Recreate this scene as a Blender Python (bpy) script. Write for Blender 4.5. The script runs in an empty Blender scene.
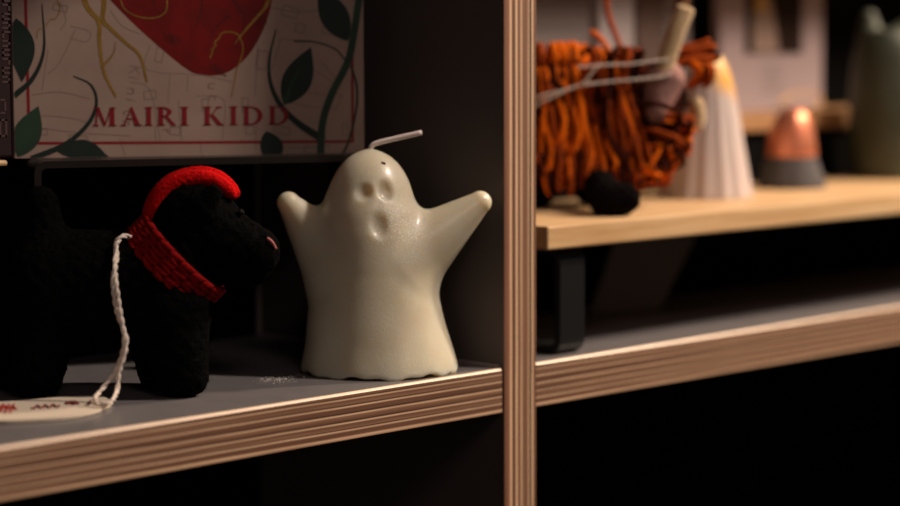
import bpy, math, random
import numpy as np
from mathutils import Vector, Matrix
random.seed(7); rng = np.random.default_rng(7)
sc = bpy.context.scene
COL = sc.collection

# ------------------------------------------------------------------ camera
f = 2250.0
pitch = math.radians(5.43); roll = math.radians(0.2)
th = math.atan2(2200, f/math.cos(pitch))
Fh = np.array([math.cos(th), math.sin(th), 0.]); R0 = np.array([math.sin(th), -math.cos(th), 0.])
Z = np.array([0, 0, 1.])
F = Fh*math.cos(pitch) - Z*math.sin(pitch)
U0 = np.cross(R0, F)
Rr = R0*math.cos(roll) - U0*math.sin(roll); Ur = U0*math.cos(roll) + R0*math.sin(roll)
def ray(x, y): return F + Rr*(x-450)/f - Ur*(y-253)/f
C = -ray(501, 368.5)*0.910
def onz(x, y, z=0.): d = ray(x, y); return C + d*((z-C[2])/d[2])
def ony(x, y, Y): d = ray(x, y); return C + d*((Y-C[1])/d[1])
cam = bpy.data.cameras.new('camera'); camo = bpy.data.objects.new('camera', cam); COL.objects.link(camo)
cam.sensor_width = 36; cam.lens = f/900*36; cam.clip_start = .01; cam.clip_end = 50
M = Matrix(((Rr[0], Ur[0], -F[0], C[0]), (Rr[1], Ur[1], -F[1], C[1]), (Rr[2], Ur[2], -F[2], C[2]), (0, 0, 0, 1)))
camo.matrix_world = M
cam.dof.use_dof = True; cam.dof.focus_distance = 0.862; cam.dof.aperture_fstop = 4.6; cam.dof.aperture_blades = 0
sc.camera = camo
HEAD = th - math.pi/2          # z rotation that turns local x into camera right

class Frame:
    """vertical working plane through a ground point, facing the viewer side of the shelf"""
    def __init__(s, P): s.P = np.array(P, float)
    def l(s, px, py, v=0.):
        d = ray(px, py); P = s.P + Fh*v
        t = ((P-C)@Fh)/(d@Fh); q = C + d*t - s.P
        return np.array([q@R0, v, q[2]])

# ------------------------------------------------------------------ materials
def mat(name, base=(.5, .5, .5), rough=.5, metal=0., sss=0., sssr=(.01, .006, .004), coat=0., spec=.5, sheen=0.):
    m = bpy.data.materials.new(name); m.use_nodes = True
    b = m.node_tree.nodes['Principled BSDF']
    b.inputs['Base Color'].default_value = (*base, 1); b.inputs['Roughness'].default_value = rough
    b.inputs['Metallic'].default_value = metal
    b.inputs['Specular IOR Level'].default_value = spec
    if sss:
        b.inputs['Subsurface Weight'].default_value = sss; b.inputs['Subsurface Radius'].default_value = sssr
        b.inputs['Subsurface Scale'].default_value = 1.0
    if coat: b.inputs['Coat Weight'].default_value = coat; b.inputs['Coat Roughness'].default_value = .15
    if sheen: b.inputs['Sheen Weight'].default_value = sheen; b.inputs['Sheen Roughness'].default_value = .5
    return m
def N(m, t, **kw):
    n = m.node_tree.nodes.new(t)
    for k, v in kw.items(): setattr(n, k, v)
    return n
def L(m, a, b): m.node_tree.links.new(a, b)
def bsdf(m): return m.node_tree.nodes['Principled BSDF']
def ocoord(m, scale=(1, 1, 1), loc=(0, 0, 0)):
    tc = N(m, 'ShaderNodeTexCoord'); mp = N(m, 'ShaderNodeMapping')
    mp.inputs['Scale'].default_value = scale; mp.inputs['Location'].default_value = loc
    L(m, tc.outputs['Object'], mp.inputs['Vector']); return mp.outputs['Vector']
def ramp(m, stops, interp='LINEAR'):
    r = N(m, 'ShaderNodeValToRGB'); cr = r.color_ramp; cr.interpolation = interp
    while len(cr.elements) > 1: cr.elements.remove(cr.elements[-1])
    cr.elements[0].position = stops[0][0]; cr.elements[0].color = (*stops[0][1], 1)
    for p, c in stops[1:]:
        e = cr.elements.new(p); e.color = (*c, 1)
    return r
def noise(m, vec, scale, detail=4, rough=.6):
    n = N(m, 'ShaderNodeTexNoise'); n.inputs['Scale'].default_value = scale
    n.inputs['Detail'].default_value = detail; n.inputs['Roughness'].default_value = rough
    L(m, vec, n.inputs['Vector']); return n
def bump(m, h, strength=.3, dist=.001):
    b = N(m, 'ShaderNodeBump'); b.inputs['Strength'].default_value = strength; b.inputs['Distance'].default_value = dist
    L(m, h, b.inputs['Height']); L(m, b.outputs['Normal'], bsdf(m).inputs['Normal'])
def noisy(m, c1, c2, scale, bs=0., bd=.001, stretch=(1, 1, 1), detail=4):
    v = ocoord(m, stretch); n = noise(m, v, scale, detail)
    r = ramp(m, [(.3, c1), (.7, c2)]); L(m, n.outputs['Fac'], r.inputs['Fac']); L(m, r.outputs['Color'], bsdf(m).inputs['Base Color'])
    if bs: bump(m, n.outputs['Fac'], bs, bd)
    return m

def ply(name, axis, lo, hi, stops):
    """plywood edge: thin pale glue lines between brown veneers, with streaks and voids along the grain"""
    m = mat(name, rough=.55)
    st = [3., 3., 3.]; 
    tc = N(m, 'ShaderNodeTexCoord'); sep = N(m, 'ShaderNodeSeparateXYZ'); L(m, tc.outputs['Object'], sep.inputs[0])
    scl = [25, 60, 25] if axis == 2 else [25, 60, 25]
    if axis == 2: scl = [22, 60, 900]
    else: scl = [900, 60, 22]
    mp = N(m, 'ShaderNodeMapping'); mp.inputs['Scale'].default_value = scl; L(m, tc.outputs['Object'], mp.inputs['Vector'])
    wob = noise(m, mp.outputs['Vector'], 1., 5, .65)
    mr = N(m, 'ShaderNodeMapRange'); L(m, sep.outputs[axis], mr.inputs['Value'])
    mr.inputs['From Min'].default_value = lo; mr.inputs['From Max'].default_value = hi; mr.clamp = False
    # low frequency waviness of each ply
    mp2 = N(m, 'ShaderNodeMapping'); mp2.inputs['Scale'].default_value = [14, 14, 14]; L(m, tc.outputs['Object'], mp2.inputs['Vector'])
    w2 = noise(m, mp2.outputs['Vector'], 1., 2)
    a = N(m, 'ShaderNodeMath', operation='MULTIPLY_ADD'); L(m, w2.outputs['Fac'], a.inputs[0]); a.inputs[1].default_value = .03; L(m, mr.outputs['Result'], a.inputs[2])
    b = N(m, 'ShaderNodeMath', operation='SUBTRACT'); L(m, a.outputs[0], b.inputs[0]); b.inputs[1].default_value = .015
    r = ramp(m, stops); L(m, b.outputs[0], r.inputs['Fac'])
    mx = N(m, 'ShaderNodeMix', data_type='RGBA', blend_type='MULTIPLY'); mx.inputs['Factor'].default_value = .75
    L(m, r.outputs['Color'], mx.inputs['A'])
    r2 = ramp(m, [(.2, (.35, .25, .2)), (.38, (.85, .8, .78)), (.6, (1.1, 1.1, 1.1))]); L(m, wob.outputs['Fac'], r2.inputs['Fac'])
    L(m, r2.outputs['Color'], mx.inputs['B']); L(m, mx.outputs['Result'], bsdf(m).inputs['Base Color'])
    bump(m, wob.outputs['Fac'], .25, .0004)
    return m
lt = (.78, .53, .34); br = (.155, .070, .040); md = (.27, .145, .085); dk = (.035, .014, .010)
H_STOPS = [(0, md), (.05, lt), (.09, br), (.17, br), (.20, lt), (.23, dk), (.25, md), (.33, br), (.36, lt), (.39, dk), (.42, br), (.5, md), (.53, lt), (.56, dk),
           (.6, br), (.67, br), (.7, lt), (.73, dk), (.76, md), (.83, br), (.86, lt), (.885, dk), (.90, br), (.955, md), (.965, (.8, .58, .4)), (1, (.85, .62, .43))]  # palest stops at the end paint light on the upper corner
V_STOPS = [(0, br), (.16, (.30, .13, .08)), (.19, lt), (.235, lt), (.25, br), (.34, br), (.37, lt), (.41, lt), (.43, br), (.5, md), (.54, lt), (.575, md), (.62, md),
           (.66, br), (.69, md), (.74, md), (.78, lt), (.80, dk), (.85, dk), (.87, lt), (.905, lt), (.93, br), (1, md)]
m_plyh = ply('plywood_edge', 2, -.018, 0., H_STOPS)
m_plyv = ply('plywood_upright_edge', 0, .0017, .0207, V_STOPS)
m_litchamfer = noisy(mat('lit_chamfer', rough=.4), (.80, .58, .42), (.92, .70, .52), 90)  # extra pale tint paints the light caught by the shelf's front chamfer
m_lam = noisy(mat('grey_laminate', (.15, .14, .155), .34, spec=.5), (.15, .14, .146), (.18, .168, .173), 60)
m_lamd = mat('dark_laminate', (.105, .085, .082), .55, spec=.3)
m_back = mat('black_panel', (.0035, .0035, .0035), 1., spec=.03)
m_strip = mat('corner_strip', (.40, .32, .33), .4)
m_room = noisy(mat('painted_wall', (.03, .03, .03), .8), (.03, .028, .026), (.035, .033, .03), 6)
m_floor = noisy(mat('dark_floor', (.04, .03, .025), .5), (.03, .024, .02), (.05, .04, .03), 3)
m_blackmetal = mat('black_powder_coat', (.007, .0075, .008), .42, spec=.4)
m_brownmetal = mat('bronze_metal', (.020, .015, .013), .4, metal=.2)
m_wood = mat('pale_wood', rough=.45, spec=.4)
def woodset(m, c1, c2, c3):
    v = ocoord(m, (6, 60, 90)); n = noise(m, v, 1.6, 6, .6); r = ramp(m, [(.3, c1), (.5, c2), (.72, c3)])
    L(m, n.outputs['Fac'], r.inputs['Fac']); L(m, r.outputs['Color'], bsdf(m).inputs['Base Color']); bump(m, n.outputs['Fac'], .15, .0003)
woodset(m_wood, (.55, .32, .14), (.70, .46, .24), (.78, .56, .32))
m_endgrain = mat('wood_end_grain', rough=.6); woodset(m_endgrain, (.30, .14, .05), (.40, .2, .08), (.46, .25, .11))
m_wood2 = mat('brown_wood', rough=.5); woodset(m_wood2, (.25, .12, .05), (.34, .18, .08), (.42, .24, .12))

# wax
m_wax = mat('pale_wax', (.72, .65, .47), .36, sss=.8, sssr=(.010, .0075, .0045), spec=.5, coat=.15)
v = ocoord(m_wax); n1 = noise(m_wax, v, 1100, 2); n2 = noise(m_wax, v, 70, 3)
mm = N(m_wax, 'ShaderNodeMath', operation='MULTIPLY'); L(m_wax, n1.outputs['Fac'], mm.inputs[0]); L(m_wax, n2.outputs['Fac'], mm.inputs[1]); bump(m_wax, mm.outputs[0], .28, .0006)
rr = ramp(m_wax, [(.3, (.68, .61, .45)), (.7, (.73, .69, .55))]); L(m_wax, n2.outputs['Fac'], rr.inputs['Fac']); L(m_wax, rr.outputs['Color'], bsdf(m_wax).inputs['Base Color'])
m_wick = mat('waxed_wick', (.95, .82, .78), .5)
m_black = mat('speck_black', (.02, .012, .01), .8)  # near-black brown for the small mark on the ghost's head
m_felt = noisy(mat('black_wool', (.003, .003, .003), 1., spec=.02), (.0015, .0015, .0015), (.0045, .0045, .0045), 500, .9, .0015)
m_redfelt = noisy(mat('red_wool', (.5, .01, .01), .95, spec=.03), (.40, .003, .004), (.68, .008, .008), 900, .9, .001)
m_redknit = noisy(mat('red_yarn', (.4, .01, .01), .9, spec=.1), (.17, .003, .003), (.36, .006, .006), 1400, .8, .001)
m_bead = mat('glass_bead', (.01, .01, .01), .05, spec=1.)
m_pink = mat('pink_thread', (.5, .15, .15), .8)
m_string = noisy(mat('cotton_string', (.75, .62, .52), .8, spec=.2), (.72, .62, .54), (.95, .85, .76), 900, .6, .0005)
m_tag = mat('cream_card', (.72, .62, .50), .6)
m_tagred = mat('red_print', (.45, .06, .04), .6)
m_tagdark = mat('dark_red_print', (.22, .05, .04), .6)
# cow
m_y1 = noisy(mat('lit_orange_yarn', rough=.9, spec=.05), (.74, .11, .005), (.98, .22, .012), 700, .8, .0008)  # brighter strands paint the highlights into the coat
m_y2 = noisy(mat('rust_yarn', rough=.9, spec=.05), (.26, .040, .008), (.44, .080, .012), 700, .8, .0008)
m_y3 = noisy(mat('shaded_rust_yarn', rough=.9, spec=.03), (.025, .007, .005), (.075, .016, .008), 700, .8, .0008)  # darkest strands paint the deep shade into the coat
m_cbody = noisy(mat('brown_felt', rough=.95, spec=.1), (.03, .010, .006), (.06, .02, .012), 400, .8, .001)
m_cface = noisy(mat('pinkish_felt', rough=.95, spec=.1), (.26, .13, .115), (.42, .24, .21), 500, .9, .001)
m_chorn = noisy(mat('tan_felt', rough=.95, spec=.1, sheen=.3), (.48, .32, .16), (.75, .56, .34), 900, .9, .001)
m_chorn2 = noisy(mat('brown_horn_felt', rough=.95, spec=.1), (.16, .07, .035), (.26, .13, .07), 700, .8, .001)
m_hoof = noisy(mat('black_hoof_felt', (.01, .008, .008), 1., spec=.02), (.003, .002, .002), (.007, .005, .005), 500, .8, .001)
# cones
m_white = mat('grey_white_wax', (.62, .55, .53), .45, sss=.35, sssr=(.006, .004, .004))
vv = N(m_white, 'ShaderNodeTexCoord'); sp = N(m_white, 'ShaderNodeSeparateXYZ'); L(m_white, vv.outputs['Object'], sp.inputs[0])
nz = noise(m_white, vv.outputs['Object'], 130, 3)
ad = N(m_white, 'ShaderNodeMath', operation='MULTIPLY_ADD'); L(m_white, nz.outputs['Fac'], ad.inputs[0]); ad.inputs[1].default_value = .016
ax_ = N(m_white, 'ShaderNodeMath', operation='MULTIPLY_ADD'); L(m_white, sp.outputs[0], ax_.inputs[0]); ax_.inputs[1].default_value = .67; L(m_white, sp.outputs[2], ax_.inputs[2]); L(m_white, ax_.outputs[0], ad.inputs[2])
rw = ramp(m_white, [(.0, (.60, .52, .50)), (.062, (.60, .52, .50)), (.070, (.80, .42, .08)), (.09, (.85, .55, .18))]); L(m_white, ad.outputs[0], rw.inputs['Fac']); L(m_white, rw.outputs['Color'], bsdf(m_white).inputs['Base Color'])
m_copper = noisy(mat('copper', (.85, .30, .18), .45, metal=.85), (.72, .22, .12), (.88, .36, .22), 90)
m_concrete = noisy(mat('dark_concrete', (.07, .065, .07), .85), (.05, .047, .05), (.095, .09, .095), 300, .4, .0006)
m_green = noisy(mat('green_glaze', (.1, .13, .09), .55), (.030, .034, .018), (.055, .068, .045), 40)
m_card = mat('grey_card', (.19, .16, .155), .6)
m_card2 = mat('plain_grey', (.15, .135, .13), .65)
m_card3 = mat('light_grey_card', (.33, .29, .295), .6)
m_print = mat('print_mount', (.33, .255, .26), .6)
m_pdark = mat('print_dark', (.02, .011, .008), .7, spec=.1)
m_ppale = mat('print_pale', (.26, .18, .145), .6)
m_pgold = mat('print_gold', (.45, .27, .08), .6)
m_pbrown = mat('print_brown', (.09, .055, .045), .6)
m_cord = mat('gold_cord', (.6, .32, .08), .7)
# book
m_paper = noisy(mat('book_paper', rough=.5), (.42, .295, .245), (.50, .36, .30), 45)
m_map = mat('map_ink', (.34, .235, .195), .55)
m_bred = mat('book_red_ink', (.30, .008, .018), .5)
m_heart = noisy(mat('heart_red_ink', rough=.45), (.12, .002, .002), (.26, .004, .004), 55)
m_vein = mat('heart_vein_ink', (.10, .006, .006), .5)
m_leaf = noisy(mat('leaf_green_ink', rough=.5), (.018, .045, .030), (.035, .085, .045), 60)
m_leafd = mat('leaf_dark_ink', (.012, .028, .022), .5)
m_gold = noisy(mat('gold_ink', rough=.45), (.28, .15, .02), (.44, .27, .05), 200)
m_pages = mat('book_pages', (.6, .52, .4), .8)
m_maroon = mat('maroon_cover', (.018, .006, .007), .6, spec=.3)
m_faint = mat('faint_spine_ink', (.06, .03, .028), .6)

# ------------------------------------------------------------------ mesh helpers
class MB:
    def __init__(s): s.v = []; s.f = []; s.m = []
    def add(s, vs, fs, mi=0):
        o = len(s.v); s.v += [tuple(map(float, p)) for p in vs]; s.f += [tuple(i+o for i in q) for q in fs]; s.m += [mi]*len(fs); return s
    def box(s, a, b, mi=0):
        x0, y0, z0 = a; x1, y1, z1 = b
        return s.add([(x0, y0, z0), (x1, y0, z0), (x1, y1, z0), (x0, y1, z0), (x0, y0, z1), (x1, y0, z1), (x1, y1, z1), (x0, y1, z1)],
                     [(0, 3, 2, 1), (4, 5, 6, 7), (0, 1, 5, 4), (1, 2, 6, 5), (2, 3, 7, 6), (3, 0, 4, 7)], mi)
    def prism(s, pts, z0, z1, mi=0):
        n = len(pts)
        s.add([(x, y, z0) for x, y in pts]+[(x, y, z1) for x, y in pts],
              [tuple(range(n))[::-1], tuple(range(n, 2*n))]+[(i, (i+1) % n, n+(i+1) % n, n+i) for i in range(n)], mi); return s
    def tube(s, pts, r, seg=8, mi=0, cap=True):
        pts = [np.array(p, float) for p in pts]; n = len(pts); rs = r if hasattr(r, '__len__') else [r]*n
        vs = []; up = None
        for i in range(n):
            t = pts[min(i+1, n-1)]-pts[max(i-1, 0)]; t /= (np.linalg.norm(t)+1e-12)
            if up is None:
                up = np.array([0, 0, 1.]) if abs(t[2]) < .9 else np.array([1., 0, 0])
            a = np.cross(t, up); a /= (np.linalg.norm(a)+1e-12); b = np.cross(a, t); up = b
            for k in range(seg):
                q = 2*math.pi*k/seg; vs.append(pts[i]+rs[i]*(math.cos(q)*a+math.sin(q)*b))
        fs = [(i*seg+k, i*seg+(k+1) % seg, (i+1)*seg+(k+1) % seg, (i+1)*seg+k) for i in range(n-1) for k in range(seg)]
        if cap: fs += [tuple(range(seg))[::-1], tuple(range((n-1)*seg, n*seg))]
        return s.add(vs, fs, mi)
    def obj(s, name, mats, parent=None, smooth=False, loc=None, rotz=None, bevel=0.):
        me = bpy.data.meshes.new(name); me.from_pydata(s.v, [], s.f)
        if not isinstance(mats, (list, tuple)): mats = [mats]
        for m in mats: me.materials.append(m)
        me.polygons.foreach_set('material_index', s.m)
        if smooth: me.polygons.foreach_set('use_smooth', [True]*len(s.f))
        me.update(); o = bpy.data.objects.new(name, me); COL.objects.link(o)
        if parent: o.parent = parent
        if loc is not None: o.location = loc
        if rotz is not None: o.rotation_euler = (0, 0, rotz)
        if bevel:
            b = o.modifiers.new('bevel', 'BEVEL'); b.width = bevel; b.segments = 2; b.limit_method = 'ANGLE'
        return o
def smooth_path(pts, n=8):
    """Catmull-Rom through pts"""
    P = [np.array(p, float) for p in pts]; P = [2*P[0]-P[1]]+P+[2*P[-1]-P[-2]]; out = []
    for i in range(1, len(P)-2):
        for k in range(n):
            t = k/n; a, b, c, d = P[i-1:i+3]
            out.append(.5*((2*b)+(-a+c)*t+(2*a-5*b+4*c-d)*t*t+(-a+3*b-3*c+d)*t**3))
    out.append(P[-2]); return out
def thing(name, label, cat, loc=(0, 0, 0), rotz=0, group=None):
    o = bpy.data.objects.new(name, None); COL.objects.link(o); o.empty_display_size = .01
    o.location = loc; o.rotation_euler = (0, 0, rotz); tag(o, label, cat, group); return o
def tag(o, label, cat, group=None):
    o['label'] = label; o['category'] = cat
    if group: o['group'] = group
    return o

def surface_nets(fn, lo, hi, h):
    lo = np.array(lo, float); hi = np.array(hi, float); n = np.ceil((hi-lo)/h).astype(int)+1
    ax = [lo[i]+h*np.arange(n[i]) for i in range(3)]
    X, Y, Zg = np.meshgrid(*ax, indexing='ij'); G = fn(X, Y, Zg); ins = G < 0
    cn = n-1; cnt = np.zeros(cn); acc = np.zeros((*cn, 3))
    corners = [(i, j, k) for i in (0, 1) for j in (0, 1) for k in (0, 1)]
    sl = lambda c: tuple(slice(c[d], c[d]+cn[d]) for d in range(3))
    for a in corners:
        for d in range(3):
            if a[d] == 0:
                b = list(a); b[d] = 1; b = tuple(b)
                ga, gb = G[sl(a)], G[sl(b)]; x = (ga < 0) != (gb < 0)
                t = np.where(x, ga/np.where(x, ga-gb, 1), 0)
                for e in range(3):
                    acc[..., e] += np.where(x, a[e]+(t if e == d else 0), 0)
                cnt += x
    act = cnt > 0; idx = -np.ones(cn, int); idx[act] = np.arange(act.sum())
    ii = np.argwhere(act); verts = lo+h*(ii+acc[act]/cnt[act][:, None])
    faces = []
    for d in range(3):
        e, g = (d+1) % 3, (d+2) % 3
        A = [slice(None)]*3; B = [slice(None)]*3; A[d] = slice(0, n[d]-1); B[d] = slice(1, n[d])
        a = ins[tuple(A)]; b = ins[tuple(B)]
        for mask, flip in ((a & ~b, False), (~a & b, True)):
            q = np.argwhere(mask); q = q[(q[:, e] > 0) & (q[:, g] > 0) & (q[:, e] < n[e]-1) & (q[:, g] < n[g]-1)]
            def at(de, dg):
                r = q.copy(); r[:, e] -= de; r[:, g] -= dg; return idx[r[:, 0], r[:, 1], r[:, 2]]
            Q = np.stack([at(1, 1), at(0, 1), at(0, 0), at(1, 0)], 1)
            faces.append(Q[:, ::-1] if flip else Q)
    return verts, np.concatenate(faces)
def smin(a, b, k): hh = np.clip(.5+.5*(b-a)/k, 0, 1); return b*(1-hh)+a*hh-k*hh*(1-hh)
def smax(a, b, k): return -smin(-a, -b, k)
def cone_sdf(X, Y, Zg, a, b, ra, rb):
    a = np.array(a); b = np.array(b); d = b-a; L2 = d@d
    t = np.clip(((X-a[0])*d[0]+(Y-a[1])*d[1]+(Zg-a[2])*d[2])/L2, 0, 1)
    return np.sqrt((X-a[0]-t*d[0])**2+(Y-a[1]-t*d[1])**2+(Zg-a[2]-t*d[2])**2)-(ra+(rb-ra)*t)
def ell_sdf(X, Y, Zg, c, r):
    k = np.sqrt(((X-c[0])/r[0])**2+((Y-c[1])/r[1])**2+((Zg-c[2])/r[2])**2); return (k-1)*min(r)
def sdf_obj(name, fn, lo, hi, h, m, parent):
    v, q = surface_nets(fn, lo, hi, h)
    b = MB(); b.v = [tuple(map(float, p)) for p in v]; b.f = [tuple(int(i) for i in r) for r in q]; b.m = [0]*len(b.f)
    return b.obj(name, m, parent, smooth=True), v

# ------------------------------------------------------------------ the shelving unit
XL, XR, DEPTH, T = -.62, .62, .151, .018
unit = thing('shelving_unit', 'plywood shelving unit with grey laminate shelves, dark divider and striped ply edges', 'shelving', (0, 0, -.9))
def upright(x0, x1, m):
    b = MB(); z0, z1 = -.9, .9
    b.box((x0+.0006, .0004, z0), (x1-.0006, DEPTH, z1), 0)
    b.box((x0, -.0003, z0), (x1, .0004, z1), 1)
    b.box((x0, .0004, z0), (x0+.0006, DEPTH, z1), 2); b.box((x1-.0006, .0004, z0), (x1, DEPTH, z1), 2)
    o = b.obj('upright', [m_plyv, m_plyv, m_lamd], unit, loc=(0, 0, .9)); return o
for x0 in (.0017, XL-.019, XR):
    o = upright(.0017, .0207, m_plyv); o.location.x = x0-.0017
def board(x0, x1, z, cut=0.):
    b = MB()
    b.box((x0, 0, -T), (x1, DEPTH, -.0009), 0); b.box((x0, .0010, -.0009), (x1, DEPTH, 0), 1)
    b.add([(x0, 0, -.0009), (x1, 0, -.0009), (x1, .0005, -.0003), (x0, .0005, -.0003), (x1, .0010, 0), (x0, .0010, 0)], [(0, 1, 2, 3), (3, 2, 4, 5)], 3)
    b.box((x0, .0008, -T-.0005), (x1, DEPTH, -T), 2)
    return b.obj('shelf_board', [m_plyh, m_lam, m_lamd, m_litchamfer], unit, loc=(0, 0, z+.9))
for z in (-.62, -.31, 0., .31, .62):
    board(XL, .0006 if z == 0 else .0010, z); board(.0213, XR, z)
MB().box((XL-.019, DEPTH+.0003, -.9), (XR+.019, DEPTH+.0063, .9)).obj('back_panel', m_back, unit, loc=(0, 0, .9))
b = MB(); b.box((.0005, DEPTH-.0018, .0003), (.0017, DEPTH, .308)); b.box((.0005, .002, .0002), (.0017, DEPTH-.0018, .0010))  # thin paler strip up the back corner and along the divider's foot
b.obj('corner_strip', m_strip, unit, loc=(0, 0, .9))
st = MB().box((-4, .25, -.9), (4, .35, 2.)).obj('wall_back', m_room); st['kind'] = 'structure'
st = MB().box((-4, -4, -1.0), (4, .25, -.9)).obj('floor', m_floor); st['kind'] = 'structure'

# ------------------------------------------------------------------ ghost candle
gP = onz(379, 370); gF = Frame(gP); g = gF.l
ghost = thing('ghost_candle', 'pale wax ghost candle with raised arms and shocked face', 'candle', gP, HEAD)
prof = [(384, 379.5, 80), (370, 379.2, 79.5), (356, 378.8, 76.3), (340, 378, 72.3), (325, 376, 69.5), (311, 375, 67), (293, 374.2, 64), (265, 372.5, 60), (230, 371, 55), (210, 370.5, 50), (196, 369, 44), (185, 370, 39.5),
        (173, 370, 33), (165, 370, 26.5), (158, 370, 19), (153.5, 370, 11.5), (151, 370, 4), (150, 370, 0)]
pz = []; pc = []; pr = []
for py, c, r in prof:
    q = g(c, py); q2 = g(c+r, py); pz.append(q[2]); pc.append(q[0]); pr.append(abs(q2[0]-q[0]))
pz = np.array(pz); pc = np.array(pc); pr = np.array(pr); o_ = np.argsort(pz); pz, pc, pr = pz[o_], pc[o_], pr[o_]
_zz = np.linspace(pz[0], pz[-1], 160); _c = np.interp(_zz, pz, pc); _r = np.interp(_zz, pz, pr)
for _ in range(14):
    _c[1:-1] = (_c[:-2]+2*_c[1:-1]+_c[2:])/4; _r[1:-1] = (_r[:-2]+2*_r[1:-1]+_r[2:])/4
pz, pc, pr = _zz, _c, _r
ztop = pz[-1]
def ghost_fn(X, Y, Zg):
    c = np.interp(Zg, pz, pc); r = np.interp(Zg, pz, pr)
    k = np.interp(Zg, [0, .04, .08], [.97, .92, .95])
    dx = X-c; dy = Y/k; rho = np.sqrt(dx**2+dy**2); ph = np.arctan2(dy, dx)
    w = np.clip(1-Zg/.035, 0, 1)**1.5
    r = r*(1+w*(.010*np.cos(5*ph+.6)+.005*np.cos(11*ph+2)))
    slope = np.interp(Zg, [0, .05, .07, .079, ztop], [.95, .9, .8, .6, .35])
    d = (rho-r)*slope
    capz = Zg-(ztop-.0002)
    d = np.maximum(d, capz)
    hd = ell_sdf(X, Y, Zg, (pc[-1], 0, ztop-.0235), (.0165, .0155, .0235)); d = smin(d, hd, .002)
    la, lb = g(288.5, 203), g(340, 268); ra, rb = g(480, 202.5, -.001), g(404, 262)
    s1 = cone_sdf(X, Y, Zg, la, lb, .0046, .0160); s2 = cone_sdf(X, Y, Zg, ra, rb, .0047, .0168)
    d = smin(d, s1, .0055); d = smin(d, s2, .0055)
    # face: shallow hollows
    def hollow(d, px, py, rx, ry, dep, wob=0):
        q = g(px, py); k_ = .95; zc = q[2]
        cc = np.interp(zc, pz, pc); rr_ = np.interp(zc, pz, pr)
        yv = -k_*math.sqrt(max(rr_**2-(q[0]-cc)**2, 0))*.985
        e = ell_sdf(X, Y, Zg, (q[0], yv-.0015, zc), (rx*1.16, dep, ry*1.14))
        ring = np.abs(e)-.0006
        return smax(d, -e, .0009)
    d = hollow(d, 364.5, 187, .0034, .0036, .0024); d = hollow(d, 388, 186, .0032, .0041, .0026); d = hollow(d, 382, 217.5, .0037, .0056, .0028)
    # hem: ragged bottom
    d = smax(d, (.0005+.0006*np.cos(7*ph)+.0004*np.cos(17*ph+1))-Zg, .0010)
    return d
body, gv = sdf_obj('body', ghost_fn, (-.050, -.037, -.002), (.056, .037, ztop+.004), .00075, m_wax, ghost)
body.location.z = 0
pts = smooth_path([g(370, 156), g(371, 149), g(372.5, 145.5), g(379, 142.5), g(400, 137.5), g(422, 132.5)], 6)
MB().tube(pts, [.0011]*(len(pts)-1)+[.0010], 10).obj('wick', m_wick, ghost, smooth=True)['label'] = 'bent pinkish white wick'
def nearest_front(px, py):
    q = g(px, py); zc = q[2]; cc = np.interp(zc, pz, pc); rr_ = np.interp(zc, pz, pr)
    return np.array([q[0], -.95*math.sqrt(max(rr_**2-(q[0]-cc)**2, 0)), zc])
q = nearest_front(384, 163); MB().tube([q+(-.0008, -.0012, .0006), q+(.0002, -.0008, .0), q+(.0009, -.0002, -.0005)], [.0005, .0008, .0005], 8).obj('speck', m_black, ghost, smooth=True)['label'] = 'small dark speck on the head'

# wax crumbs beside the candle
b = MB()
for i in range(150):
    px = random.triangular(250, 305, 282); py = random.gauss(379.5, 1.8)-(px-280)*.02
    q = onz(px, py); s = random.uniform(.0002, .0006)
    if np.linalg.norm(q[:2]-gP[:2]) < .0325: continue
    vs = [q+np.array([random.uniform(-s, s), random.uniform(-s, s), random.uniform(0, s)]) for _ in range(3)]+[q+np.array([0, 0, s*1.6])]
    b.add(vs, [(0, 1, 2), (0, 1, 3), (1, 2, 3), (0, 2, 3)])
cr = b.obj('wax_crumbs', m_wax); tag(cr, 'scatter of tiny pale wax crumbs on the shelf left of the ghost candle', 'crumbs'); cr['kind'] = 'stuff'

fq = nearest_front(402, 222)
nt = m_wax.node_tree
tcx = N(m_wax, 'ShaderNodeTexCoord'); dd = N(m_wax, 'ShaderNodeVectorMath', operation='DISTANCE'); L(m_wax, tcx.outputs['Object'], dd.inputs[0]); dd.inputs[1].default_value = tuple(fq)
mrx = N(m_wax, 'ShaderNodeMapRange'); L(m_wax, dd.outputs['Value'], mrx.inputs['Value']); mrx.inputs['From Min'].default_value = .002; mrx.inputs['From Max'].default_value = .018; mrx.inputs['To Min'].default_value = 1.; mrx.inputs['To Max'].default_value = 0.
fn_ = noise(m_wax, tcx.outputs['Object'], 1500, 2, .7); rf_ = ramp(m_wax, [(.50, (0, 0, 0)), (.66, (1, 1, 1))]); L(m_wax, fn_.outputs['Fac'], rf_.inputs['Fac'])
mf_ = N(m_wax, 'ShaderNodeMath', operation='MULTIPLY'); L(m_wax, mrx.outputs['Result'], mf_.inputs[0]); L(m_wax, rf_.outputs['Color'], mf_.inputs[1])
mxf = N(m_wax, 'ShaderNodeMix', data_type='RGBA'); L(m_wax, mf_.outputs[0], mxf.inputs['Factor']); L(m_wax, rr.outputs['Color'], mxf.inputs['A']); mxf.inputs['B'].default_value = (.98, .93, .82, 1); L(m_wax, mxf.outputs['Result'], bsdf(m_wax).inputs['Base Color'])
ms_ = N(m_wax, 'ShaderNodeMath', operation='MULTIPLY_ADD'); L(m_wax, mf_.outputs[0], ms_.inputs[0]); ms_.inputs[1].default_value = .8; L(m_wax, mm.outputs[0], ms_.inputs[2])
for l_ in list(nt.links):
    if l_.to_node.type == 'BUMP' and l_.to_socket.name == 'Height': nt.links.remove(l_)
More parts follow.
